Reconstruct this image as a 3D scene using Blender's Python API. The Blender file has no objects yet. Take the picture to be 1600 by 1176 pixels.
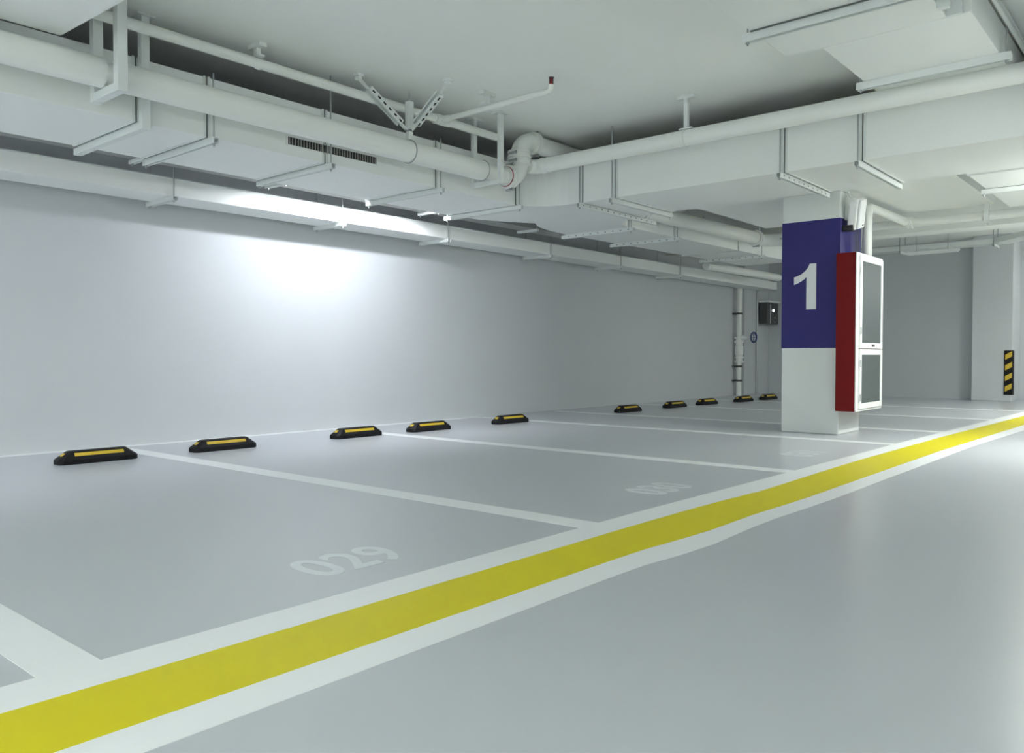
import bpy, bmesh, math, random
from mathutils import Vector, Matrix
random.seed(4)
PI = math.pi
SC = bpy.context.scene
COL = SC.collection

# ------------------------------------------------------------------ materials
def mat(name, col, rough=0.5, metal=0.0, noise=0.0, nscale=6.0, bump=0.0, bscale=60.0, spec=0.5, emit=None, estr=0.0, coat=0.0, rvar=0.0):
    m = bpy.data.materials.new(name); m.use_nodes = True
    nt = m.node_tree; b = nt.nodes['Principled BSDF']
    b.inputs['Base Color'].default_value = (*col, 1)
    b.inputs['Roughness'].default_value = rough
    b.inputs['Metallic'].default_value = metal
    b.inputs['Specular IOR Level'].default_value = spec
    b.inputs['Coat Weight'].default_value = coat
    b.inputs['Coat Roughness'].default_value = 0.12
    tc = nt.nodes.new('ShaderNodeTexCoord')
    if noise:
        n = nt.nodes.new('ShaderNodeTexNoise'); n.inputs['Scale'].default_value = nscale; n.inputs['Detail'].default_value = 6
        r = nt.nodes.new('ShaderNodeMapRange')
        r.inputs['To Min'].default_value = 1 - noise; r.inputs['To Max'].default_value = 1 + noise * .5
        mx = nt.nodes.new('ShaderNodeMix'); mx.data_type = 'RGBA'; mx.blend_type = 'MULTIPLY'
        mx.inputs['Factor'].default_value = 1; mx.inputs['A'].default_value = (*col, 1)
        nt.links.new(tc.outputs['Object'], n.inputs['Vector']); nt.links.new(n.outputs['Fac'], r.inputs['Value'])
        nt.links.new(r.outputs['Result'], mx.inputs['B']); nt.links.new(mx.outputs['Result'], b.inputs['Base Color'])
        if rvar:
            r2 = nt.nodes.new('ShaderNodeMapRange')
            r2.inputs['To Min'].default_value = rough - rvar; r2.inputs['To Max'].default_value = rough + rvar
            nt.links.new(n.outputs['Fac'], r2.inputs['Value']); nt.links.new(r2.outputs['Result'], b.inputs['Roughness'])
    if bump:
        n2 = nt.nodes.new('ShaderNodeTexNoise'); n2.inputs['Scale'].default_value = bscale; n2.inputs['Detail'].default_value = 3
        bp = nt.nodes.new('ShaderNodeBump'); bp.inputs['Strength'].default_value = bump; bp.inputs['Distance'].default_value = .004
        nt.links.new(tc.outputs['Object'], n2.inputs['Vector']); nt.links.new(n2.outputs['Fac'], bp.inputs['Height'])
        nt.links.new(bp.outputs['Normal'], b.inputs['Normal'])
    if emit:
        b.inputs['Emission Color'].default_value = (*emit, 1); b.inputs['Emission Strength'].default_value = estr
    return m

M = {}
M['floor'] = mat('grey epoxy floor paint', (.475, .497, .53), .28, noise=0)
M['white_paint'] = mat('white line paint', (.80, .825, .84), .34)
M['num_paint'] = mat('stencil paint', (.66, .695, .72), .36)
M['yellow_paint'] = mat('yellow lane paint', (.60, .53, .002), .45, spec=.2)
M['wall'] = mat('wall plaster paint', (.545, .568, .59), .6, noise=.03, nscale=2.5, bump=.05, bscale=40)
M['ceil'] = mat('ceiling paint', (.85, .87, .845), .75, noise=.02, nscale=2)
M['duct'] = mat('painted duct sheet', (.81, .832, .818), .5)
M['pipe'] = mat('painted pipe', (.79, .81, .785), .42, noise=.02, nscale=3)
M['steel'] = mat('painted steel strut', (.72, .755, .745), .45, noise=.03, nscale=8)
M['rod'] = mat('zinc rod', (.42, .44, .45), .4, metal=.5)
M['dark'] = mat('dark slot', (.012, .013, .014), .7)
M['dark_top'] = mat('darkened duct top', (.09, .085, .08), .8, noise=.2, nscale=5)  # top faces coloured dark to cut bounced light in the gaps above
M['galv'] = mat('bare galvanised steel', (.28, .285, .28), .45, metal=.3, noise=.1, nscale=12)
M['slot'] = mat('strut slot', (.16, .17, .17), .6)
M['seam'] = mat('duct seam gasket', (.10, .115, .115), .6)  # dark line at the duct joints
M['rubber'] = mat('black rubber', (.009, .009, .010), .6, spec=.2)
M['stripe'] = mat('reflective yellow', (.62, .43, .03), .4)
M['column'] = mat('column paint', (.68, .71, .70), .5, noise=.02, nscale=3)
M['blue'] = mat('blue band paint', (.030, .026, .150), .5, spec=.25, noise=.03, nscale=3)
M['numwhite'] = mat('white number paint', (.78, .79, .80), .5)
M['red'] = mat('red cabinet enamel', (.135, .005, .006), .5, spec=.15)
M['frame'] = mat('white aluminium frame', (.80, .82, .83), .35)
M['pane'] = mat('grey film glass', (.075, .092, .096), .5, spec=.2)
M['black'] = mat('black plastic', (.015, .015, .018), .4)
M['shell'] = mat('white plastic', (.78, .79, .80), .4)
M['bluewheel'] = mat('blue handwheel enamel', (.02, .04, .16), .4)
M['boxgrey'] = mat('dark grey enamel', (.05, .053, .052), .4)
M['chrome'] = mat('polished steel', (.7, .7, .7), .25, metal=1)
M['red_mark'] = mat('red sticker', (.25, .015, .02), .5)
WALL_LAMP = (.92, .945, 1.0); AISLE = (.97, 1.0, .935)
M['led'] = mat('indicator lamp', (.9, .9, 1), .5, emit=(.9, .9, 1), estr=6)

# ------------------------------------------------------------------ mesh builder
class MB:
    def __init__(s): s.bm = bmesh.new()
    def box(s, x0, x1, y0, y1, z0, z1):
        v = [s.bm.verts.new((x, y, z)) for x in (x0, x1) for y in (y0, y1) for z in (z0, z1)]
        for f in ((0,1,3,2),(4,6,7,5),(0,4,5,1),(2,3,7,6),(0,2,6,4),(1,5,7,3)): s.bm.faces.new([v[i] for i in f])
        return s
    def obox(s, p0, p1, w, h, up=(0,0,1), off=(0,0)):
        p0, p1 = Vector(p0), Vector(p1); d = (p1-p0).normalized(); up = Vector(up)
        if abs(d.dot(up)) > .98: up = Vector((1,0,0))
        a = d.cross(up).normalized(); u = a.cross(d).normalized()
        vs = []
        for p in (p0, p1):
            for i, j in ((-1,-1),(1,-1),(1,1),(-1,1)):
                vs.append(s.bm.verts.new(p + a*(off[0]+i*w/2) + u*(off[1]+j*h/2)))
        for f in ((3,2,1,0),(4,5,6,7),(0,1,5,4),(1,2,6,5),(2,3,7,6),(3,0,4,7)): s.bm.faces.new([vs[i] for i in f])
        return s
    def channel(s, p0, p1, w=.041, h=.041, t=.004, up=(0,0,1)):
        # U profile, open side towards -up
        s.obox(p0, p1, w, t, up, (0, h/2-t/2))
        s.obox(p0, p1, t, h-t, up, (-w/2+t/2, -t/2)); s.obox(p0, p1, t, h-t, up, (w/2-t/2, -t/2))
        s.obox(p0, p1, .009, t, up, (-w/2+.0085, -h/2+t/2)); s.obox(p0, p1, .009, t, up, (w/2-.0085, -h/2+t/2))
        return s
    def path(s, pts, r, seg=24, caps=True):
        pts = [Vector(p) for p in pts]; rings = []
        if not isinstance(r, (list, tuple)):
            pts = [p for i, p in enumerate(pts) if i == 0 or (p - pts[i-1]).length > 1e-4]
        n = len(pts); prev = None
        for i, p in enumerate(pts):
            d = (pts[min(i+1,n-1)] - pts[max(i-1,0)]).normalized()
            if prev is None:
                a = d.orthogonal().normalized()
            else:
                a = (prev - d*prev.dot(d)).normalized()
            prev = a; b = d.cross(a)
            rr = r[i] if isinstance(r, (list, tuple)) else r
            rings.append([s.bm.verts.new(p + (a*math.cos(2*PI*k/seg) + b*math.sin(2*PI*k/seg))*rr) for k in range(seg)])
        for i in range(n-1):
            for k in range(seg):
                f = s.bm.faces.new([rings[i][k], rings[i][(k+1)%seg], rings[i+1][(k+1)%seg], rings[i+1][k]]); f.smooth = True
        if caps:
            for f in (s.bm.faces.new(rings[0][::-1]), s.bm.faces.new(rings[-1])):
                for e in f.edges: e.smooth = False      # crisp rim, so the long wall keeps its own normals
        return s
    def tube(s, p0, p1, r, seg=24): return s.path([p0, p1], r, seg)
    def ring(s, c, axis, R, r, seg=28, sub=10):
        axis = Vector(axis).normalized(); a = axis.orthogonal().normalized(); b = axis.cross(a); c = Vector(c); rows = []
        for i in range(seg):
            t = 2*PI*i/seg; d = a*math.cos(t) + b*math.sin(t)
            rows.append([s.bm.verts.new(c + d*(R + r*math.cos(2*PI*k/sub)) + axis*r*math.sin(2*PI*k/sub)) for k in range(sub)])
        for i in range(seg):
            for k in range(sub):
                f = s.bm.faces.new([rows[i][k], rows[(i+1)%seg][k], rows[(i+1)%seg][(k+1)%sub], rows[i][(k+1)%sub]]); f.smooth = True
        return s
    def prism(s, poly, z0, z1, T=None):
        n = len(poly)
        T = T or (lambda x, y, z: (x, y, z))
        lo = [s.bm.verts.new(T(x, y, z0)) for x, y in poly]; hi = [s.bm.verts.new(T(x, y, z1)) for x, y in poly]
        s.bm.faces.new(lo[::-1]); s.bm.faces.new(hi)
        for i in range(n): s.bm.faces.new([lo[i], lo[(i+1)%n], hi[(i+1)%n], hi[i]])
        return s
    def rev(s, c, axis, prof, seg=24):
        # profile list of (distance along axis, radius)
        c, axis = Vector(c), Vector(axis).normalized(); a = axis.orthogonal().normalized(); b = axis.cross(a)
        rings = [[s.bm.verts.new(c + axis*t + (a*math.cos(2*PI*k/seg) + b*math.sin(2*PI*k/seg))*q) for k in range(seg)] for t, q in prof]
        for r0, r1 in zip(rings, rings[1:]):
            for k in range(seg): s.bm.faces.new([r0[k], r0[(k+1)%seg], r1[(k+1)%seg], r1[k]])
        s.bm.faces.new(rings[0][::-1]); s.bm.faces.new(rings[-1])
        return s
    def build(s, name, m, parent=None, bevel=0.0, kind=None, origin=None, top=None):
        bmesh.ops.recalc_face_normals(s.bm, faces=s.bm.faces)
        if top:
            for f in s.bm.faces:
                if f.normal.z > .9: f.material_index = 1
        me = bpy.data.meshes.new(name)
        if parent is not None: origin = None
        o = bpy.data.objects.new(name, me); COL.objects.link(o)
        off = Vector((0,0,0))
        if parent is not None:
            p = parent
            while p: off += p.location; p = p.parent
            o.parent = parent
        elif origin is not None:
            off = Vector(origin); o.location = off
        bmesh.ops.translate(s.bm, verts=s.bm.verts, vec=-off)
        s.bm.to_mesh(me); s.bm.free(); me.materials.append(m)
        if top: me.materials.append(top)
        if bevel:
            b = o.modifiers.new('soft edges', 'BEVEL'); b.width = bevel; b.segments = 2; b.limit_method = 'ANGLE'; b.angle_limit = math.radians(40)
        if kind: o['kind'] = kind
        return o

def tag(o, label, cat, group=None):
    o['label'] = label; o['category'] = cat
    if group: o['group'] = group
    return o
def thing(name, loc, label, cat, group=None):
    o = bpy.data.objects.new(name, None); COL.objects.link(o); o.location = loc; o.empty_display_size = .1
    return tag(o, label, cat, group)
def arc(c, a0, a1, R, e1, e2, n=9):
    c, e1, e2 = Vector(c), Vector(e1), Vector(e2)
    return [c + (e1*math.cos(a0+(a1-a0)*i/n) + e2*math.sin(a0+(a1-a0)*i/n))*R for i in range(n+1)]

ZC = 3.061      # slab soffit
YW = 7.568      # face of the long wall

# ------------------------------------------------------------------ setting
fl = MB().box(-7.2, 18.2, -9.2, YW+.2, -.2, 0).build('floor', M['floor'], kind='structure')
MB().box(-7.2, 18.2, -9.2, YW+.2, ZC, ZC+.2).build('ceiling', M['ceil'], kind='structure')
MB().box(-7.2, 18.2, YW, YW+.2, 0, ZC).build('wall_left', M['wall'], kind='structure')
MB().box(17.55, 17.75, 3.34, YW, 0, ZC).box(17.9, 18.1, -9, 3.34, 0, ZC).build('wall_back', M['wall'], kind='structure')
MB().box(-7.2, 18.2, -9.2, -9, 0, ZC).build('wall_right', M['wall'], kind='structure')
MB().box(-7.2, -7, -9, YW, 0, ZC).build('wall_front', M['wall'], kind='structure')
MB().box(17.15, 17.9, 2.68, 3.34, 0, ZC).build('wall_pier', M['wall'], kind='structure', bevel=.012)
MB().box(16.3, 17.55, 7.44, YW, 0, ZC).build('wall_pilaster', M['wall'], kind='structure', bevel=.01)
MB().box(13.2, 13.65, -9, YW, 2.68, ZC).build('ceiling_beam', M['ceil'], kind='structure')
MB().box(7.86, 10.6, 1.84, 4.55, 2.55, ZC).build('ceiling_drop_panel', M['ceil'], kind='structure')

# floor markings: paint films on the floor, a millimetre thick
def interp(tab, x):
    if x <= tab[0][0]: return tab[0][1]
    for (x0, y0), (x1, y1) in zip(tab, tab[1:]):
        if x <= x1: return y0 + (y1-y0)*(x-x0)/(x1-x0)
    return tab[-1][1]
WT = [(-7,2.25),(1.3,2.26),(3.7,2.27),(7.1,2.22),(8.2,2.21),(9.6,2.17),(14,2.06),(17.5,2.0)]
YT = [(-7,2.09),(.7,2.09),(3.4,2.10),(4.1,2.09),(4.8,2.052),(5.7,2.07),(6.7,2.078),(9.1,2.04),(13,1.91),(17.5,1.85)]
YB = [(-7,1.79),(1.05,1.80),(2.95,1.805),(3.44,1.765),(4.03,1.772),(4.6,1.75),(5.9,1.75),(7.8,1.745),(11.4,1.65),(17.5,1.58)]
WB = [(-7,1.65),(1,1.66),(2.72,1.67),(3.15,1.622),(3.9,1.65),(4.7,1.62),(5.7,1.62),(8.4,1.61),(10.5,1.53),(17.5,1.44)]
def strip(name, top, bot, m, z):
    b = MB(); xs = [-7 + i*.25 for i in range(99) if -7 + i*.25 <= 17.1]
    up = [(x, interp(top, x)) for x in xs]; dn = [(x, interp(bot, x)) for x in xs]
    for i in range(len(xs)-1):
        v = [b.bm.verts.new((*p, z)) for p in (dn[i], dn[i+1], up[i+1], up[i])]; b.bm.faces.new(v)
    bmesh.ops.remove_doubles(b.bm, verts=b.bm.verts, dist=1e-5)
    r = bmesh.ops.extrude_face_region(b.bm, geom=b.bm.faces[:])
    bmesh.ops.translate(b.bm, vec=(0,0,-z+.0002), verts=[e for e in r['geom'] if isinstance(e, bmesh.types.BMVert)])
    return b.build(name, m, fl)
strip('white_edge_line', WT, YT, M['white_paint'], .0016)['label'] = 'white border line on the parking side of the yellow lane line'
strip('yellow_lane_line', YT, YB, M['yellow_paint'], .0018)['label'] = 'broad yellow painted lane line'
strip('white_edge_line', YB, WB, M['white_paint'], .0016)['label'] = 'white border line on the driving side of the yellow lane line'
for x in (.855, 3.235, 5.69, 8.09, 9.75, 12.1, 14.33):
    MB().box(x-.08, x+.08, interp(WT, x)-.004, 7.46, .0002, .0014).build('stall_line', M['white_paint'], fl)
MB().box(-7, 8.1, 7.455, YW, .0002, .0015).build('wall_foot_line', M['white_paint'], fl)

def text_mesh(body, size, offset=0.0, sx=1.0):
    cu = bpy.data.curves.new('txt', 'FONT'); cu.body = body; cu.size = size; cu.offset = offset
    cu.align_x = 'CENTER'; cu.align_y = 'CENTER'; cu.extrude = .0007; cu.resolution_u = 6
    o = bpy.data.objects.new('txt', cu); COL.objects.link(o)
    dg = bpy.context.evaluated_depsgraph_get(); dg.update()
    me = bpy.data.meshes.new_from_object(o.evaluated_get(dg))
    bpy.data.objects.remove(o); bpy.data.curves.remove(cu)
    return me
for body, cx, cy in (('029', 2.05, 2.60), ('030', 4.43, 2.565), ('031', 6.84, 2.57)):
    me = text_mesh(body, .385, .006)
    o = bpy.data.objects.new('stall_number', me); COL.objects.link(o); me.materials.append(M['num_paint'])
    for v in me.vertices: v.co.x *= .80
    o.parent = fl; o.location = (cx, cy, .0012)
    o['label'] = 'pale stencilled stall number ' + body

# ------------------------------------------------------------------ wheel stops
def stop_proto(x, y):
    t = thing('wheel_stop', (x, y, 0), '', 'wheel stop', 'wheel stops in front of the long wall')
    L, D, Hh = .60, .15, .10
    b = MB()
    secs = [(-.30, 0, .04), (.30, 0, .04)]
    base = [(-L/2+.03, -D/2), (L/2-.03, -D/2), (L/2, -D/2+.03), (L/2, D/2-.03), (L/2-.03, D/2), (-L/2+.03, D/2), (-L/2, D/2-.03), (-L/2, -D/2+.03)]
    def scl(poly, dx, dy): return [(px - math.copysign(dx, px), py - math.copysign(dy, py)) for px, py in poly]
    levels = [(0, base), (.036, base), (Hh, [(px*(L/2-.085)/(L/2), py*.5) for px, py in base])]
    rows = [[b.bm.verts.new((x+px, y+py, z)) for px, py in poly] for z, poly in levels]
    for r0, r1 in zip(rows, rows[1:]):
        for i in range(8): b.bm.faces.new([r0[i], r0[(i+1)%8], r1[(i+1)%8], r1[i]])
    b.bm.faces.new(rows[0][::-1]); b.bm.faces.new(rows[-1])
    b.build('rubber_body', M['rubber'], t, bevel=.006)
    # reflective stripe set into the sloping face, both long sides
    for sgn in (-1, 1):
        s = MB(); n = Vector((0, sgn*.064, .0375)).normalized()
        def P(u, w): return Vector((x+u, y+sgn*(D/2 - .0375*w), .036+.064*w)) + n*.0015
        def Q(u, w): return P(u, w) - n*.006
        f = [P(-.185,.40), P(.185,.40), P(.185,.76), P(-.185,.76)]; g = [Q(-.185,.40), Q(.185,.40), Q(.185,.76), Q(-.185,.76)]
        vf = [s.bm.verts.new(p) for p in f]; vg = [s.bm.verts.new(p) for p in g]
        s.bm.faces.new(vf); s.bm.faces.new(vg[::-1])
        for i in range(4): s.bm.faces.new([vf[i], vg[i], vg[(i+1)%4], vf[(i+1)%4]])
        s.build('reflective_stripe', M['stripe'], t)
        e = MB()
        def PE(v, w): return Vector((x+sgn*(L/2 - .085*w + .0015), y+v, .036+.064*w+.0015))
        vf = [e.bm.verts.new(p) for p in (PE(-.022,.40), PE(.022,.40), PE(.022,.72), PE(-.022,.72))]
        vg = [e.bm.verts.new(p) for p in (PE(-.022,.40)-Vector((sgn*.005,0,.004)), PE(.022,.40)-Vector((sgn*.005,0,.004)), PE(.022,.72)-Vector((sgn*.005,0,.004)), PE(-.022,.72)-Vector((sgn*.005,0,.004)))]
        e.bm.faces.new(vf); e.bm.faces.new(vg[::-1])
        for i in range(4): e.bm.faces.new([vf[i], vg[i], vg[(i+1)%4], vf[(i+1)%4]])
        e.build('end_reflector', M['stripe'], t)
    return t
def dup(root, loc):
    r = root.copy(); COL.objects.link(r); r.location = loc
    for ch in list(root.children):
        c = ch.copy(); COL.objects.link(c); c.parent = r
    return r
STOPS = [(2.72, 6.60, 'black wheel stop with yellow stripe, largest and leftmost, left of the first full stall line'),
 (3.80, 6.60, 'black wheel stop with yellow stripe, just right of the first full stall line'),
 (5.28, 6.60, 'black wheel stop with yellow stripe, third from the left'),
 (6.26, 6.56, 'black wheel stop with yellow stripe, fourth from the left'),
 (7.64, 6.55, 'black wheel stop with yellow stripe, last before the long gap in the row'),
 (10.31, 6.53, 'black wheel stop with yellow stripe, first after the long gap in the row'),
 (11.71, 6.53, ''),
 (12.80, 6.52, 'small black wheel stop with yellow stripe, in front of the standpipe by the wall'),
 (14.06, 6.43, 'small black wheel stop below the electrical box, second from the blue column'),
 (15.05, 6.38, 'smallest black wheel stop, half hidden at the edge of the blue numbered column')]
STOPS[6] = (*STOPS[6][:2], 'small black wheel stop with yellow stripe, second after the long gap in the row')
STOPS[7] = (*STOPS[7][:2], 'small black wheel stop with yellow stripe, third after the long gap in the row')
proto = None
for x, y, lab in STOPS:
    if proto is None: proto = o = stop_proto(x, y)
    else: o = dup(proto, (x, y, 0))
    o['label'] = lab

# ------------------------------------------------------------------ numbered column
CX0, CX1, CY0, CY1 = 8.67, 9.33, 2.912, 3.53
col = thing('concrete_column', ((CX0+CX1)/2, (CY0+CY1)/2, 0), 'square white column with a broad blue band and the number 1', 'column')
MB().box(CX0, CX1, CY0, CY1, 0, 2.55).build('shaft', M['column'], col, bevel=.012)
b = MB(); e = .002
b.box(CX0-e, CX1+e, CY0-e, CY0+.01, .912, 2.265).box(CX0-e, CX1+e, CY1-.01, CY1+e, .912, 2.265)
b.box(CX0-e, CX0+.01, CY0+.01, CY1-.01, .912, 2.265).box(CX1-.01, CX1+e, CY0+.01, CY1-.01, .912, 2.265)
o = b.build('blue_band', M['blue'], col); o['label'] = 'blue painted band round the column'
one = [(.133,0),(.2375,0),(.2375,.485),(.168,.485),(.150,.445),(.118,.408),(.075,.375),(.03,.356),(0,.348),(0,.268),(.045,.284),(.095,.312),(.133,.345)]
o = MB().prism(one, 0, .003, lambda u, v, w: (CX0-e-w, 3.395-u, 1.325+v)).build('number', M['numwhite'], col); o['label'] = 'white number 1'

# ------------------------------------------------------------------ fire hose cabinet on the column
cab = thing('fire_hose_cabinet', (8.98, 2.81, .255), 'tall red fire hose cabinet with white framed doors on the blue column', 'cabinet')
X0, X1, YF, Z0, Z1 = 8.545, 9.405, 2.715, .258, 1.882
MB().box(X0, X1, YF, CY0-e-.001, Z0, Z1).build('body', M['red'], cab, bevel=.004)['label'] = 'red steel cabinet body'
YD = YF - .028
def frame(bm, x0, x1, z0, z1, w, y0, y1):
    bm.box(x0, x0+w, y0, y1, z0, z1).box(x1-w, x1, y0, y1, z0, z1).box(x0+w, x1-w, y0, y1, z0, z0+w).box(x0+w, x1-w, y0, y1, z1-w, z1)
MB().box(X0, X0+.075, YF-.012, YF-.0005, Z0, Z1).box(X1-.03, X1, YF-.012, YF-.0005, Z0, Z1).box(X0+.075, X1-.03, YF-.012, YF-.0005, Z1-.022, Z1).box(X0+.075, X1-.03, YF-.012, YF-.0005, Z0, Z0+.022).build('front_frame', M['frame'], cab, bevel=.003)
for nm, za, zb_ in (('upper_door', .905, Z1-.024), ('lower_door', Z0+.024, .898)):
    d = MB(); frame(d, X0+.078, X1-.032, za, zb_, .058, YD, YF-.002)
    d = d.build(nm, M['frame'], cab, bevel=.004)
    MB().box(X0+.136, X1-.09, YD+.008, YF-.004, za+.058, zb_-.058).build('glass_pane', M['pane'], d)
    if nm == 'upper_door':
        MB().box(9.0, 9.075, YD-.008, YD-.0005, .925, .944).build('latch', M['black'], d)
for z in (1.70, 1.085, .75, .40):
    MB().tube((X0+.077, YD-.004, z-.035), (X0+.077, YD-.004, z+.035), .008, 12).build('hinge', M['chrome'], cab)
MB().path([(8.72,2.80,Z1+.012),(8.80,2.79,Z1+.022),(8.88,2.80,Z1+.012),(8.95,2.78,Z1+.012)], .009, 8).build('cable', M['black'], cab)

rp = thing('riser_pipe', (9.15, 2.79, 1.883), 'white pipe rising from the fire hose cabinet and bending back to the cross pipe', 'pipe')
MB().path([(9.15,2.79,1.884),(9.15,2.79,2.31)] + arc((9.27,2.79,2.31), PI, PI/2, .12, (1,0,0), (0,0,1)) + [(10.5,2.76,2.43)], .048).build('pipe', M['pipe'], rp)
MB().ring((10.47,2.76,2.43), (1,0,0), .048, .014).build('coupling', M['pipe'], rp)

# tilted sensor unit on the column side, below the duct
sp = thing('emergency_light', (8.86, 2.86, 2.3), 'white tilted box unit with a grey bracket high on the column side', 'light')
b = MB()
T = Matrix.Translation((8.80, 2.79, 2.31)) @ Matrix.Rotation(math.radians(-14), 4, 'Y') @ Matrix.Rotation(math.radians(10), 4, 'X')
def tb(x0,x1,y0,y1,z0,z1):
    k = MB().box(x0,x1,y0,y1,z0,z1); bmesh.ops.transform(k.bm, matrix=T, verts=k.bm.verts); return k
tb(-.11,.11,-.035,.055,-.16,.16).build('housing', M['shell'], sp, bevel=.016)
tb(-.095,.095,-.062,-.036,-.15,.15).build('front_cover', M['frame'], sp, bevel=.012)
tb(.01,.045,-.066,-.060,-.125,-.112).build('lens', M['black'], sp)
MB().box(8.70,8.78,2.80,2.909,2.125,2.185).build('bracket', M['black'], sp, bevel=.008)
MB().box(8.78,8.86,2.845,2.909,2.25,2.40).build('wall_mount', M['steel'], sp, bevel=.005)
MB().path([(8.83,2.82,2.455),(8.83,2.87,2.50),(8.80,2.885,2.546)], .012, 12).build('conduit', M['steel'], sp)

# ------------------------------------------------------------------ ducts
ZB, ZT = 2.37, 2.79  # ducts, pipes and ceiling scaled about the camera, results baked into plain numbers
AY0, AY1 = 5.396, 6.354
CXa, CXb = 6.715, 7.773
def seam(axis, at, a0, a1, name='flange', parent=None, w=.028, zb=ZB, zt=ZT, e=.006):
    b = MB()
    for d in (-w/2-.003, w/2+.003):
        lo, hi = (at+d-w*.28, at+d+w*.28)
        if axis == 'x':
            b.box(lo, hi, a0-e, a0-.0005, zb-e, zt+e).box(lo, hi, a1+.0005, a1+e, zb-e, zt+e).box(lo, hi, a0, a1, zb-e, zb-.0005).box(lo, hi, a0, a1, zt+.0005, zt+e)
        else:
            b.box(a0-e, a0-.0005, lo, hi, zb-e, zt+e).box(a1+.0005, a1+e, lo, hi, zb-e, zt+e).box(a0, a1, lo, hi, zb-e, zb-.0005).box(a0, a1, lo, hi, zt+.0005, zt+e)
    f = b.build(name, M['steel'], parent)
    g = MB(); w2 = .004; e2 = .004
    if axis == 'x':
        g.box(at-w2, at+w2, a0-e2, a0-.0004, zb-e2, zt).box(at-w2, at+w2, a0, a1, zb-e2, zb-.0004)
    else:
        g.box(a0-e2, a0-.0004, at-w2, at+w2, zb-e2, zt).box(a0, a1, at-w2, at+w2, zb-e2, zb-.0004)
    g.build('gasket', M['seam'], f)

da = thing('air_duct', (2, 5.9, ZB), 'long white rectangular air duct parallel to the wall, with the black grille', 'duct', 'air ducts')
MB().box(-7, 6.34, AY0, AY1, ZB, ZT).build('duct_body', M['duct'], da, bevel=.004, top=M['dark_top'])
for x in (-1.2, .6, 2.50, 3.0, 4.01, 5.24): seam('x', x, AY0, AY1, parent=da)
gr = MB().box(3.655, 4.55, AY0-.006, AY0-.0006, 2.446, 2.452).box(3.655, 4.55, AY0-.006, AY0-.0006, 2.512, 2.518).box(3.645, 3.665, AY0-.006, AY0-.0006, 2.446, 2.518).box(4.54, 4.56, AY0-.006, AY0-.0006, 2.446, 2.518).build('grille', M['duct'], da)
gr['label'] = 'black slotted air grille in the duct side'
MB().box(3.666, 4.539, AY0-.003, AY0-.0004, 2.4525, 2.5115).build('grille_opening', M['dark'], gr)
s = MB()
for i in range(33):
    x = 3.666 + (i+.5)*(.873/33); s.box(x-.0045, x+.0045, AY0-.006, AY0-.0031, 2.4525, 2.5115)
s.build('grille_slats', mat('grille slat', (.30,.29,.27), .5), gr)

dj = thing('duct_junction', (7, 5.6, ZB), 'curved white duct junction where the wall duct turns to cross the aisle', 'duct', 'air ducts')
inner = arc((6.342, 4.90, 0), PI/2, 0, 1, (.373,0,0), (0,.496,0), 10)
inner = [(p.x, p.y) for p in inner]
outer = [(8.3,5.3), (8.3,6.215), (7.98,6.19), (7.69,6.12), (7.52,6.04), (7.40,5.965), (7.12,6.14), (6.78,6.29), (6.342,6.354)]
cv = [(7.772,4.43),(7.80,4.75),(7.88,4.98),(8.02,5.17),(8.16,5.26)]
poly = inner + [(6.715,4.43)] + cv + outer
MB().prism(poly, ZB, ZT).build('duct_body', M['duct'], dj, bevel=.003, top=M['dark_top'])
MB().box(6.365, 6.375, AY0-.008, AY0-.0005, ZB-.004, ZT).box(6.43, 6.44, AY0-.008, AY0+.03, ZB-.004, ZT).build('flange', M['seam'], dj)
MB().box(CXa-.006, CXa-.0006, 4.79, 4.80, ZB, ZT).box(CXa-.006, CXa-.0006, 4.835, 4.84, ZB, ZT).build('flange', M['seam'], dj)

dc = thing('air_duct', (7.2, 0, ZB), 'white air duct crossing the aisle in front of the numbered column', 'duct', 'air ducts')
MB().box(CXa, CXb, -8.9, 4.428, ZB, ZT).build('duct_body', M['duct'], dc, bevel=.004, top=M['dark_top'])
for y in (4.40, 2.72, 2.09, .6, -1.2): seam('y', y, CXa, CXb, parent=dc)

db = thing('air_duct', (11, 5.7, ZB), 'far white air duct continuing along the wall behind the junction', 'duct', 'air ducts')
MB().prism([(8.303,5.3),(13.15,5.17),(13.15,6.05),(8.303,6.215)], ZB, ZT-.1).build('duct_body', M['duct'], db, bevel=.004, top=M['dark_top'])
for x, y0, y1 in ((8.36,5.3,6.213),(9.42,5.27,6.18),(11.2,5.222,6.12)): seam('x', x, y0, y1, parent=db, zt=ZT-.1)
MB().box(11.19,11.23,5.19,6.14,ZB-.012,ZB-.007).build('stiffener', M['steel'], db)

dd = thing('air_duct', (4, 1.6, 2.8), 'upper white duct with a stepped joint, top right of the photo', 'duct', 'air ducts')
MB().box(-7, 5.30, 1.184, 2.142, 2.80, 3.02).build('near_section', M['duct'], dd, bevel=.004, top=M['dark_top'])
MB().box(5.302, 7.82, 1.057, 1.907, 2.80, 3.02).build('far_section', M['duct'], dd, bevel=.004, top=M['dark_top'])
MB().box(4.735, 4.747, 1.186, 2.14, 2.7935, 2.7995).build('gasket', M['seam'], dd)
MB().box(5.265, 5.298, 1.10, 1.182, 2.795, 3.02).build('end_flange', M['steel'], dd)
MB().box(5.05, 5.09, 1.120, 1.182, 2.77, 3.06).build('angle_bracket', M['steel'], dd)
MB().box(5.05, 7.9, .985, 1.025, 2.985, 3.0).tube((-6,1.0,2.96),(7.8,1.0,2.96),.014,12).build('conduit', M['steel'], dd)

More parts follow.
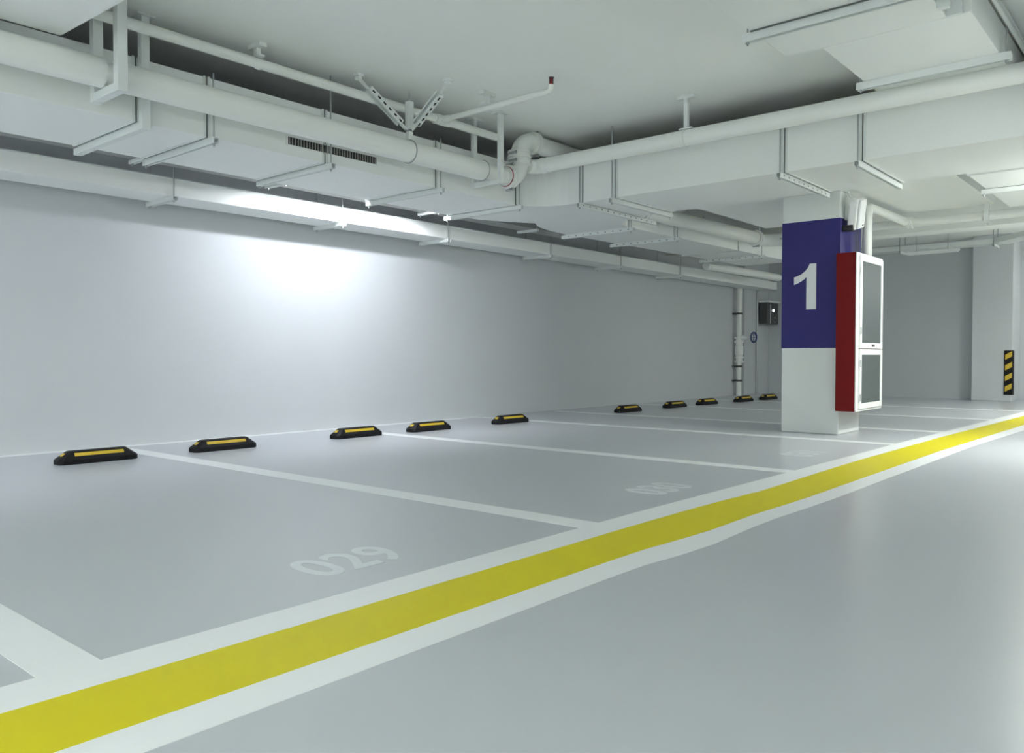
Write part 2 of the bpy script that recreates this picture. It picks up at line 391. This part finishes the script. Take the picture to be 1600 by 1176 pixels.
dt = thing('air_duct', (0, 4.6, 2.705), 'white duct end at the top left corner, nearest overhead', 'duct', 'air ducts')
MB().prism([(-7,5.152),(1.949,5.152),(1.985,4.25),(1.99,3.95),(-7,3.95)], 2.705, 2.86).build('duct_body', M['duct'], dt, bevel=.003, top=M['dark_top'])
dt2 = thing('air_duct', (3, -.4, 2.8), 'white duct soffit at the extreme top right edge of the photo', 'duct', 'air ducts')
MB().box(-7, 6.1, -.5, .62, 2.80, 3.03).build('duct_body', M['duct'], dt2, bevel=.004, top=M['dark_top'])

dk = thing('air_duct', (8.8, 1.2, ZB), 'short low white duct beside the column soffit at the right edge', 'duct', 'air ducts')
MB().box(7.775, 9.79, .72, 1.575, ZB, 2.54).build('duct_body', M['duct'], dk, bevel=.004, top=M['dark_top'])
seam('x', 7.84, .72, 1.575, parent=dk, zt=2.54)

# long cable trunking against the wall
tr = thing('cable_trunking', (5, 7.23, 2.25), 'long white box trunking running along the top of the wall', 'trunking')
MB().box(-7, 17.0, 7.03, 7.435, 2.25, 2.41).build('trunking_body', M['duct'], tr, bevel=.006, top=M['dark_top'])
MB().box(-7, 17.0, 7.022, 7.0295, 2.40, 2.412).build('lid_edge', M['steel'], tr)
# ladder tray in the gap above it
lt = thing('cable_tray', (4, 7.05, 2.55), 'narrow shadowed cable tray in the gap between wall duct and trunking', 'cable tray')
MB().box(-6.9, 9.0, 6.56, 6.568, 2.456, 2.53).box(-6.9, 9.0, 6.80, 6.808, 2.456, 2.53).box(-6.9, 9.0, 6.568, 6.80, 2.456, 2.46).build('tray_body', M['galv'], lt)

# ------------------------------------------------------------------ hangers
def trapeze(name, label, group, axis, at, a0, a1, z, rods, rod_r=.006, w=.041, h=.041, post=False, top=ZC, slots=False, tops=None):
    """strut whose top is at z; rods = positions along the strut"""
    if axis == 'y': P = lambda q, zz: (at, q, zz)      # strut runs along y
    else: P = lambda q, zz: (q, at, zz)
    mid = (a0+a1)/2
    t = thing(name, (*P(mid, 0)[:2], z-h), label, 'hanger', group)
    st = MB()
    if post: st.obox(P(a0, z-h/2), P(a1, z-h/2), w, h)
    else: st.channel(P(a0, z-h/2), P(a1, z-h/2), w, h, up=(0,0,1))
    nf = len(st.bm.faces)
    if slots:
        n = int(abs(a1-a0)/.11)
        for i in range(n):
            q = min(a0,a1) + .06 + i*.11
            if axis == 'y': st.box(at-w/2-.0012, at-w/2+.001, q, q+.02, z-h*.6, z-h*.34)
            else: st.box(q, q+.02, at-w/2-.0012, at-w/2+.001, z-h*.62, z-h*.34)
        st.bm.faces.ensure_lookup_table()
        for f in st.bm.faces[nf:]: f.material_index = 1
    st = st.build('strut', M['steel'], t); st.data.materials.append(M['slot'])
    for iq, q in enumerate(rods):
        if post:
            MB().obox(P(q, z-h-.004), P(q, top-.0005), w+.006, w+.006, up=(-1,0,0) if axis == 'y' else (0,-1,0)).build('post', M['steel'], t, bevel=.004)
            x, y, _ = P(q, 0)
            MB().box(x-.06, x+.06, y-.05, y+.05, top-.012, top-.0005).build('ceiling_plate', M['steel'], t)
        else:
            MB().tube(P(q, z-h-.02), P(q, (tops[iq] if tops else top)-.0005), rod_r, 10).build('rod', M['rod'], t)
            x, y, _ = P(q, 0)
            MB().tube((x, y, z-h-.010), (x, y, z-h-.0006), rod_r*1.9, 6).build('nut', M['rod'], t)
    return t
AG = 'trapeze hangers under the wall duct'
trapeze('trapeze_hanger', 'channel post hanger under the wall duct, leftmost, its strut by the left pipe post', AG, 'y', 2.535, 5.33, 6.43, ZB-.007, (5.352,), post=True, w=.05, h=.045)
for x, lab, nf in ((3.0, 'rod hanger under the wall duct, second from the left', 1), (4.01, 'rod hanger under the wall duct just right of the grille', 1), (5.24, 'rod hanger under the wall duct below the splayed braces', 1)):
    trapeze('trapeze_hanger', lab, AG, 'y', x+.03, 5.32, 6.40, ZB-.007, (5.355, 6.378), tops=(ZC if x == 4.01 else 2.815, ZC))
trapeze('trapeze_hanger', 'rod hanger under the wall duct below the pipe elbow', AG, 'y', 6.395, 5.32, 6.43, ZB-.007, (5.355, 6.40), tops=(2.815, ZC))
CG = 'trapeze hangers under the crossing duct'
trapeze('trapeze_hanger', 'slotted strut hanger under the duct junction, left end of the crossing duct', CG, 'x', 4.815, 6.66, 8.15, ZB-.007, (6.688,), slots=True, tops=(2.80,))
trapeze('trapeze_hanger', 'strut hanger under the crossing duct, second from the junction', CG, 'x', 4.43, 6.66, 7.84, ZB-.007, (6.69, 7.81), slots=False)
trapeze('trapeze_hanger', 'slotted strut hanger under the crossing duct, ending above the number column', CG, 'x', 2.75, 6.66, 7.83, ZB-.007, (6.69,), slots=True, tops=(2.80,))
trapeze('trapeze_hanger', 'strut hanger under the crossing duct, right of the column', CG, 'x', 2.12, 6.66, 7.86, ZB-.007, (6.69,), tops=(2.80,))
trapeze('trapeze_hanger', 'strut hanger under the short low duct at the right edge', CG, 'y', 8.6, .70, 1.61, ZB-.007, (1.592,))
BG = 'trapeze hangers under the far duct'
trapeze('trapeze_hanger', 'slotted strut hanger under the far wall duct, nearest one', BG, 'y', 8.36, 5.22, 6.29, ZB-.007, (5.262, 6.25), slots=True)
trapeze('trapeze_hanger', 'slotted strut hanger under the far wall duct, middle one', BG, 'y', 9.42, 5.19, 6.26, ZB-.007, (5.23, 6.22), slots=True)
trapeze('trapeze_hanger', 'slotted strut hanger under the far wall duct, farthest one', BG, 'y', 11.9, 5.12, 6.2, ZB-.007, (5.165, 6.14), slots=True)
WG = 'brackets under the wall trunking'
for i, (x, lab) in enumerate(((3.58, 'leftmost rod bracket under the wall trunking'), (5.44, 'second rod bracket from the left under the wall trunking, in the bright light'),
        (7.02, 'third rod bracket from the left under the wall trunking'), (9.05, 'fourth rod bracket from the left under the wall trunking'),
        (10.85, 'fifth rod bracket from the left under the wall trunking'), (12.75, 'rightmost rod bracket under the wall trunking, above the far wheel stops'))):
    trapeze('trunking_bracket', lab, WG, 'y', x, 6.985, 7.50, 2.249, (7.012, 7.462), rod_r=.007, w=.05, h=.04)
HG = 'brackets of the shadowed cable tray'
for x, lab in ((3.13, 'short dark strut under the shadowed tray, leftmost'), (4.42, 'short strut under the shadowed tray, second from the left'), (6.4, 'short strut under the shadowed tray, third from the left'), (8.16, 'short strut under the shadowed tray, by the duct junction')):
    trapeze('tray_bracket', lab, HG, 'y', x, 6.53, 6.86, 2.455, (6.545, 6.835), h=.03)
DG = 'trapeze hangers under the upper right duct'
trapeze('trapeze_hanger', 'long strut hanger at the top edge under the stepped duct', DG, 'y', 4.78, 1.10, 2.20, 2.80-.001, (2.175, 1.13), w=.055, h=.05)
trapeze('trapeze_hanger', 'long strut hanger under the stepped duct, above the crossing pipe', DG, 'y', 6.16, .99, 1.96, 2.80-.001, (1.935, 1.02), w=.055, h=.05)

PG = 'pipe post hangers'
t = trapeze('pipe_hanger', 'thick double post hanger of the large wall pipe, far left', PG, 'y', 2.214, 4.945, 5.335, 2.459, (4.971, 5.305), post=True, w=.055, h=.05)
t = trapeze('pipe_hanger', 'double post hanger of the large wall pipe beside the pipe elbow', PG, 'y', 5.66, 4.945, 5.335, 2.459, (4.971, 5.305), post=True, w=.038, h=.04)

# ------------------------------------------------------------------ large pipe with the swan neck
YP, ZP, RP = 5.152, 2.551, .0905
lp = thing('main_pipe', (3, YP, ZP), 'large white pipe along the wall duct with a raised double elbow', 'pipe')
MB().tube((-6.95, YP, ZP), (2.18, YP, ZP), RP).tube((2.18, YP, ZP), (2.25, YP, ZP), RP*.75).tube((2.25, YP, ZP), (5.62, YP, ZP), RP).build('pipe', M['pipe'], lp)
MB().tube((5.62, YP, ZP), (5.942, YP, ZP), RP*.72).build('pipe_stub', M['pipe'], lp)
Rb = .175; xv = 6.146; zu = 2.944; re = RP*1.0
path = [(5.93, YP, ZP)] + arc((xv-Rb, YP, ZP+Rb), -PI/2, 0, Rb, (1,0,0), (0,0,1)) + arc((xv+Rb, YP, zu-Rb), PI, PI/2, Rb, (1,0,0), (0,0,1)) + [(6.36, YP, zu)]
MB().path(path, re).build('double_elbow', M['pipe'], lp)
xd = 8.12
path = [(6.36, YP, zu), (xd-Rb, YP, zu)] + arc((xd-Rb, YP, zu-Rb), PI/2, 0, Rb, (1,0,0), (0,0,1)) + arc((xd+Rb, YP, ZP+Rb), PI, 3*PI/2, Rb, (1,0,0), (0,0,1)) + [(xd+.3, YP-.02, ZP)]
MB().path(path, RP*.97).build('crossover_pipe', M['pipe'], lp)
MB().path([(xd+.3, YP-.02, ZP), (11.35, YP-.12, ZP)], RP).build('far_pipe', M['pipe'], lp)
MB().path([(11.35, YP-.12, ZP-.0)] + arc((11.5, YP-.32, ZP-.01), PI/2, 0, .2, (1,0,0), (0,1,0)) + [(11.7, 3.9, ZP-.02)], RP*.98).build('far_elbow_pipe', M['pipe'], lp)
def coupling(c, ax, R, parent, bolts=True):
    c = Vector(c); ax = Vector(ax).normalized()
    o = MB().rev(c, ax, [(-.036, R*.99), (-.036, R*1.22), (-.030, R*1.28), (-.014, R*1.28), (-.010, R*1.2), (.010, R*1.2), (.014, R*1.28), (.030, R*1.28), (.036, R*1.22), (.036, R*.99)]).build('coupling', M['pipe'], parent)
    if bolts:
        side = ax.cross(Vector((0,-1,0)))
        side = side.normalized() if side.length > .1 else Vector((1,0,0))
        for sg in (1, -1):
            p = c + side*sg*R*1.34 + Vector((0,-.02,0))
            MB().tube(p - Vector((0,.03,0)) , p + Vector((0,.05,0)), .012, 8).tube(p - Vector((0,.045,0)), p - Vector((0,.03,0)), .017, 6).build('bolt', M['rod'], o)
    return o
coupling((5.985, YP, ZP), (1,0,0), RP, lp)
coupling((xv, YP, 2.722), (0,0,1), RP, lp)
coupling((xv, YP, 2.795), (0,0,1), RP, lp)
coupling((6.36, YP, zu), (1,0,0), RP, lp)
coupling((8.42, YP-.02, ZP), (1,0,0), RP, lp)
coupling((11.36, YP-.12, ZP), (1,0,0), RP, lp)
coupling((11.7, 4.72, ZP-.015), (0,1,0), RP, lp)
o = MB().rev((5.93, YP, ZP), (1,0,0), [(.012,.05),(.012,RP*1.06),(.018,RP*1.06),(.018,.05)]).build('red_ring', M['red_mark'], lp); o['label'] = 'red face of the pipe coupling'
MB().ring((4.70, YP, ZP), (1,0,0), RP+.003, .006).build('clamp', M['rod'], lp)
MB().ring((5.61, YP, ZP), (1,0,0), RP+.002, .005).build('clamp', M['rod'], lp)

# splayed seismic brace
br = thing('pipe_brace', (4.70, YP, ZP+RP), 'three splayed slotted struts bracing the large pipe to the ceiling', 'brace')
B0 = Vector((4.70, YP, 2.70))
MB().box(4.675, 4.725, YP-.02, YP+.02, ZP+RP+.010, 2.72).build('clamp_bracket', M['steel'], br, bevel=.004)
def brace_arm(p0, p1, q0, q1, up, nm):
    """p0..p1 whole arm, channel between fractions q0..q1"""
    p0, p1 = Vector(p0), Vector(p1); a, b_ = p0.lerp(p1, q0), p0.lerp(p1, q1)
    arm = MB().channel(a, b_, .058, .05, up=up).build(nm, M['steel'], br)
    MB().obox(p0, a, .034, .008, up).build('lower_hinge', M['steel'], arm)
    MB().obox(b_, p1, .030, .008, up).tube(p1 - Vector((0,.025,0)), p1 + Vector((0,.025,0)), .018, 10).build('upper_hinge', M['steel'], arm)
    d = (b_-a).normalized(); u = Vector(up); side = d.cross(u).normalized(); u = side.cross(d).normalized()
    k = MB(); n = 6
    for i in range(n):
        c0 = a.lerp(b_, (i+.4)/n); 
        for sd in (-1, 1): k.obox(c0 - d*.015, c0 + d*.015, .004, .016, up, (.0278*sd, 0))
    k.build('slots', M['dark'], arm)
brace_arm((4.665, YP, 2.73), (4.157, YP, ZC-.03), .13, .80, (.6, 0, .8), 'left_strut')
brace_arm((4.70, YP-.03, 2.73), (4.70, 4.691, ZC-.03), .13, .78, (1, 0, 0), 'right_strut')
b = MB().channel((4.70, YP, 2.735), (4.70, YP, 2.97), .055, .05, up=(-1,0,0)).build('middle_strut', M['steel'], br)
MB().tube((4.70, YP, 2.72), (4.70, YP, ZC-.0005), .008, 10).build('rod', M['rod'], b)
for p in ((4.157, YP), (4.70, 4.691)):
    MB().box(p[0]-.03, p[0]+.03, p[1]-.03, p[1]+.03, ZC-.02, ZC-.0005).build('ceiling_plate', M['steel'], br)

# ------------------------------------------------------------------ sprinkler pipe under the ceiling
YS, ZS, RS = 5.22, 2.927, .037
sk = thing('sprinkler_pipe', (4, YS, ZS), 'thin white sprinkler pipe below the ceiling with a branch and a red head', 'pipe')
MB().tube((2.0, YS, ZS), (5.95, YS, ZS), RS).build('pipe', M['pipe'], sk)
xb = 5.148
MB().tube((xb, YS-.02, ZS), (xb, 4.005, ZS), .024, 18).build('branch_pipe', M['pipe'], sk)
MB().rev((xb, YS, ZS), (1,0,0), [(-.085,RS),(-.085,RS*1.22),(-.06,RS*1.25),(.06,RS*1.25),(.085,RS*1.22),(.085,RS)]).build('tee', M['pipe'], sk)
MB().rev((xb, YS-.085, ZS), (0,-1,0), [(-.06,.034),(.0,.034),(.03,.025)]).build('tee_outlet', M['pipe'], sk)
MB().path([(xb,4.01,ZS),(xb,3.99,ZS+.012),(xb,3.985,ZS+.05)], .024, 16).build('end_elbow', M['pipe'], sk)
h = MB().rev((xb, 3.985, ZS+.05), (0,0,1), [(0,.016),(.022,.016),(.024,.010),(.05,.009)]).build('sprinkler_head', M['red_mark'], sk); h['label'] = 'red upright sprinkler head'
MB().tube((xb, 3.985, ZS+.10), (xb, 3.985, ZS+.106), .022, 16).box(xb-.003,xb+.003,3.966,3.972,ZS+.05,ZS+.10).box(xb-.003,xb+.003,3.998,4.004,ZS+.05,ZS+.10).build('deflector', M['boxgrey'], h)
def tee_hanger(name, x, y, zp, r, along, label, group):
    t = thing(name, (x, y, zp+r), label, 'hanger', group)
    lx, ly = (.075, .03) if along == 'x' else (.03, .075)
    MB().box(x-lx, x+lx, y-ly, y+ly, ZC-.03, ZC-.0005).build('ceiling_plate', M['steel'], t)
    MB().channel((x, y, zp+r+.012), (x, y, ZC-.03), .036, .036, up=(-1,0,0)).build('post', M['steel'], t)
    MB().box(x-lx*.8, x+lx*.8, y-ly*.8, y+ly*.8, zp+r+.002, zp+r+.014).build('saddle', M['steel'], t)
    MB().ring((x, y, zp), (1,0,0) if along == 'x' else (0,1,0), r+.0055, .005).build('strap', M['steel'], t)
    return t
TG = 'ceiling hangers of the smaller pipes'
tee_hanger('ceiling_hanger', 3.296, YS, ZS, RS, 'y', 'short ceiling hanger on the thin sprinkler pipe, upper left', TG)
t = tee_hanger('ceiling_hanger', xb, 4.67, ZS, .024, 'x', 'short ceiling hanger on the sprinkler branch pipe', TG)

# ------------------------------------------------------------------ crossing pipe in front of the crossing duct
XQ, ZQ, RQ = 6.327, 2.70, .069
cp = thing('crossing_pipe', (XQ, 2, ZQ), 'white pipe running along the face of the crossing duct', 'pipe')
MB().path([(XQ, -8.9, ZQ), (XQ, 5.03, ZQ)] + arc((XQ-.09, 5.03, ZQ), 0, PI/2, .09, (1,0,0), (0,1,0), 6), RQ).build('pipe', M['pipe'], cp)
MB().ring((XQ, 5.0, ZQ), (0,1,0), RQ-.002, .012).ring((XQ, 4.93, ZQ), (0,1,0), RQ-.002, .008).build('coupling', M['pipe'], cp)
tee_hanger('ceiling_hanger', XQ, 3.43, ZQ, RQ, 'y', 'ceiling hanger with a U strap on the crossing pipe', TG)

# ------------------------------------------------------------------ pipes beyond the column
kp = thing('cross_pipe', (10.606, 2, 2.43), 'white cross pipe beyond the column at the right', 'pipe')
MB().tube((10.606, -8.9, 2.43), (10.606, 3.95, 2.43), .051).build('pipe', M['pipe'], kp)
coupling((10.606, 2.74, 2.43), (0,1,0), .053, kp, False); coupling((10.606, 3.3, 2.43), (0,1,0), .053, kp, False)
hk = thing('pipe_hanger', (10.55, 1.92, 2.33), 'hook shaped post hanger carrying the cross pipe at the right', 'hanger', PG)
MB().channel((10.54, 1.92, 2.33), (10.54, 1.92, 2.549), .05, .03, up=(-1,0,0)).build('post', M['steel'], hk)
MB().channel((10.515, 1.92, 2.355), (10.72, 1.92, 2.355), .045, .04).build('strut', M['steel'], hk)
np_ = thing('cross_pipe', (14, 6.45, 2.33), 'short white pipe end in the shadow above the far trunking', 'pipe')
MB().tube((12.6, 6.45, 2.36), (15.6, 6.42, 2.37), .068).build('pipe', M['pipe'], np_)
for x in (12.64, 12.74): MB().ring((x, 6.45, 2.36), (1,0,0), .066, .012).build('coupling', M['pipe'], np_)

# far cable tray and unlit batten
ft = thing('cable_tray', (16, 4, 2.76), 'far white cable tray under the ceiling, bending at the right', 'cable tray')
pth = [(16.15, 7.4), (16.15, 2.74), (14.2, 1.2), (14.2, -6)]
b = MB()
for (xa, ya), (xb2, yb) in zip(pth, pth[1:]):
    b.obox((xa, ya, 2.763), (xb2, yb, 2.763), .30, .006).obox((xa, ya, 2.80), (xb2, yb, 2.80), .008, .08, off=(-.15,0)).obox((xa, ya, 2.80), (xb2, yb, 2.80), .008, .08, off=(.15,0))
b.build('tray_body', M['steel'], ft)
for y in (5.2, 4.3, 2.8):
    MB().channel((15.95, y, 2.735), (16.37, y, 2.735)).build('strut', M['steel'], ft)
    for x in (15.97, 16.34): MB().tube((x, y, 2.70), (x, y, ZC-.001), .008, 8).build('rod', M['rod'], ft)
bt = thing('batten_light', (15.5, 3.65, 2.62), 'thin unlit batten light under the far tray, left of the dark recess', 'light')
MB().box(15.47, 15.53, 3.22, 4.06, 2.625, 2.66).build('housing', M['frame'], bt, bevel=.006)
MB().box(15.475, 15.525, 3.24, 4.04, 2.605, 2.6245).build('diffuser', M['shell'], bt, bevel=.006)
for y in (3.4, 3.9): MB().tube((15.5, y, 2.66), (15.5, y, ZC-.001), .005, 8).build('rod', M['rod'], bt)

# ------------------------------------------------------------------ standpipe, conduit and box at the far end of the wall
sp_ = thing('standpipe', (16.06, 7.45, 0), 'white standpipe with a flanged valve at the far end of the wall', 'pipe')
MB().tube((16.06, 7.45, 0), (16.06, 7.45, 2.248), .052).build('pipe', M['pipe'], sp_)
v = MB().rev((16.06, 7.45, .70), (0,0,1), [(0,.10),(.03,.10),(.031,.065),(.09,.065),(.091,.10),(.12,.10),(.121,.06),(.17,.085),(.34,.085),(.345,.07),(.40,.07),(.401,.10),(.43,.10),(.431,.10),(.46,.10),(.461,.065),(.50,.065),(.501,.10),(.53,.10)]).build('valve_body', M['pipe'], sp_)
MB().tube((16.06, 7.40, 1.22), (16.06, 7.13, 1.22), .022, 12).rev((16.06,7.38,1.22),(0,-1,0),[(0,.06),(.05,.06),(.10,.035)]).build('valve_stem', M['steel'], v)
o = MB().ring((16.06, 7.13, 1.22), (-.16,-.987,0), .10, .017).obox((15.963,7.146,1.22),(16.157,7.114,1.22),.014,.014).tube((16.06,7.13,1.12),(16.06,7.13,1.32),.009,8).build('handwheel', M['bluewheel'], v); o['label'] = 'blue valve handwheel'
for z in (.32, .62, 1.72):
    MB().rev((16.06, 7.45, z), (0,0,1), [(-.02,.052),(-.02,.063),(.02,.063),(.02,.052)]).box(15.97,16.15,7.50,YW-.0005,z-.018,z+.018).build('pipe_clip', M['boxgrey'], sp_)
cd = thing('conduit', (16.88, 7.42, 0), 'thin grey conduit standing on the floor under the electrical box', 'conduit')
MB().tube((16.88, 7.42, 0), (16.88, 7.42, 2.248), .022, 14).build('pipe', M['rod'], cd)
eb = thing('electrical_box', (17.25, 7.38, 1.53), 'dark grey electrical box with a bright lamp, high on the far wall', 'box')
MB().box(16.93, 17.53, 7.22, 7.395, 1.53, 1.99).build('box_body', M['boxgrey'], eb, bevel=.006)
MB().box(16.92, 17.56, 7.18, 7.41, 1.995, 2.03).build('hood', M['steel'], eb)
MB().box(17.10, 17.12, 7.214, 7.2195, 1.54, 1.96).build('door_edge', M['frame'], eb)
o = MB().tube((17.26, 7.2195, 1.83), (17.26, 7.205, 1.83), .030, 14).build('indicator_lamp', M['led'], eb); o['label'] = 'small bright white lamp'
for z in (1.58, 1.67): MB().tube((17.34, 7.2195, z), (17.34, 7.21, z), .022, 12).build('knob', M['rod'], eb)

# ------------------------------------------------------------------ corner guard on the pier
cg = thing('corner_guard', (17.13, 2.7, .12), 'black rubber corner guard with yellow chevrons on the far right pier', 'corner guard')
Z0g, Z1g = .12, .935
g = MB(); g.box(17.136, 17.149, 2.67, 2.81, Z0g, Z1g).box(17.136, 17.28, 2.668, 2.679, Z0g, Z1g); g.build('rubber_angle', M['rubber'], cg, bevel=.004)
for i in range(4):
    z = Z0g + .06 + i*.195
    MB().prism([(2.79, z), (2.682, z+.062), (2.682, z+.155), (2.79, z+.093)], 0, .003, lambda u, w, d: (17.136-d, u, w)).build('yellow_chevron', M['stripe'], cg)

# ------------------------------------------------------------------ lamps
def batten(x0, x1, y, z, m, label, low=False, flat=False, group='wall side batten lights', top=ZC):
    t = thing('batten_light', ((x0+x1)/2, y, z), label, 'light', group)
    MB().box(x0, x1, y-.04, y+.04, z+.0225, z+.06).build('housing', M['frame'], t)
    if low:      # half round diffuser under a flat reflector tray
        prof = [(y+.032*math.cos(a), z+.022+.032*math.sin(a)) for a in [PI + PI*i/10 for i in range(11)]]
        MB().prism(prof, x0+.01, x1-.01, lambda u, v, w: (w, u, v)).build('lamp_tube', m, t)
    elif flat:   # opal panel facing the floor
        MB().box(x0+.01, x1-.01, y-.035, y+.035, z+.016, z+.022).build('lamp_tube', m, t)
    else:
        MB().path([(x0+.02, y, z), (x1-.02, y, z)], .021, 16).build('lamp_tube', m, t)
    for x in (x0+.2, x1-.2): MB().tube((x, y, z+.06), (x, y, top-.001), .004, 8).build('rod', M['rod'], t)
    return t
def lit(nm, col, st): return mat(nm, (.9, .9, .9), .5, emit=col, estr=st)
batten(4.6, 6.28, 6.41, 2.47, lit('lit cool diffuser', WALL_LAMP, 145), 'lit batten light hidden in the gap behind the wall duct', True)
batten(-2, 0, 6.43, 2.465, lit('lit cool diffuser', WALL_LAMP, 215), 'unseen batten light added behind the wall duct to brighten the left end', True)  # unseen lamp added to lift brightness at the left end
NEUTRAL = 'unseen batten light over the driving aisle, placed and tuned to fit brightness'  # unseen lamps, several added only to balance surface brightness
for x, y, z, st, flat, top in ((-4.5, .4, 2.1, 1650, 1, 2.799), (-4.5, -1.7, 2.1, 1300, 1, ZC), (5.5, .42, 2.25, 48, 0, 2.799),  # first pair added behind the camera to raise the general light level
        (8.3, .30, 2.05, 120, 0, ZC), (8.4, .69, 2.3, 310, 1, ZC), (13.4, .8, 2.2, 370, 1, ZC), (16.6, .2, 2.2, 170, 0, ZC)):  # last one added to brighten the pier side and far wall
    batten(x-.6, x+.6, y, z, lit('lit neutral diffuser', AISLE, st), NEUTRAL, flat=bool(flat), group='aisle batten lights', top=top)

w = bpy.data.worlds.new('world'); SC.world = w; w.use_nodes = True
w.node_tree.nodes['Background'].inputs['Color'].default_value = (0, 0, 0, 1)

# ------------------------------------------------------------------ camera
cam = bpy.data.cameras.new('camera'); co = bpy.data.objects.new('camera', cam); COL.objects.link(co)
cam.sensor_width = 36; cam.lens = 1270.2*36/1600; cam.clip_end = 100; cam.clip_start = .05
co.location = (0, 0, .82)
co.rotation_euler = (math.radians(90-1.3966), 0, math.radians(40.487-90))
SC.camera = co
SC.view_settings.view_transform = 'Standard'; SC.view_settings.look = 'None'
SC.view_settings.exposure = 0.12; SC.view_settings.gamma = 1; SC.view_settings.use_curve_mapping = False
SC.cycles.max_bounces = 14; SC.cycles.diffuse_bounces = 10; SC.cycles.glossy_bounces = 6
SC.cycles.use_denoising = True
SC.cycles.sample_clamp_indirect = 8
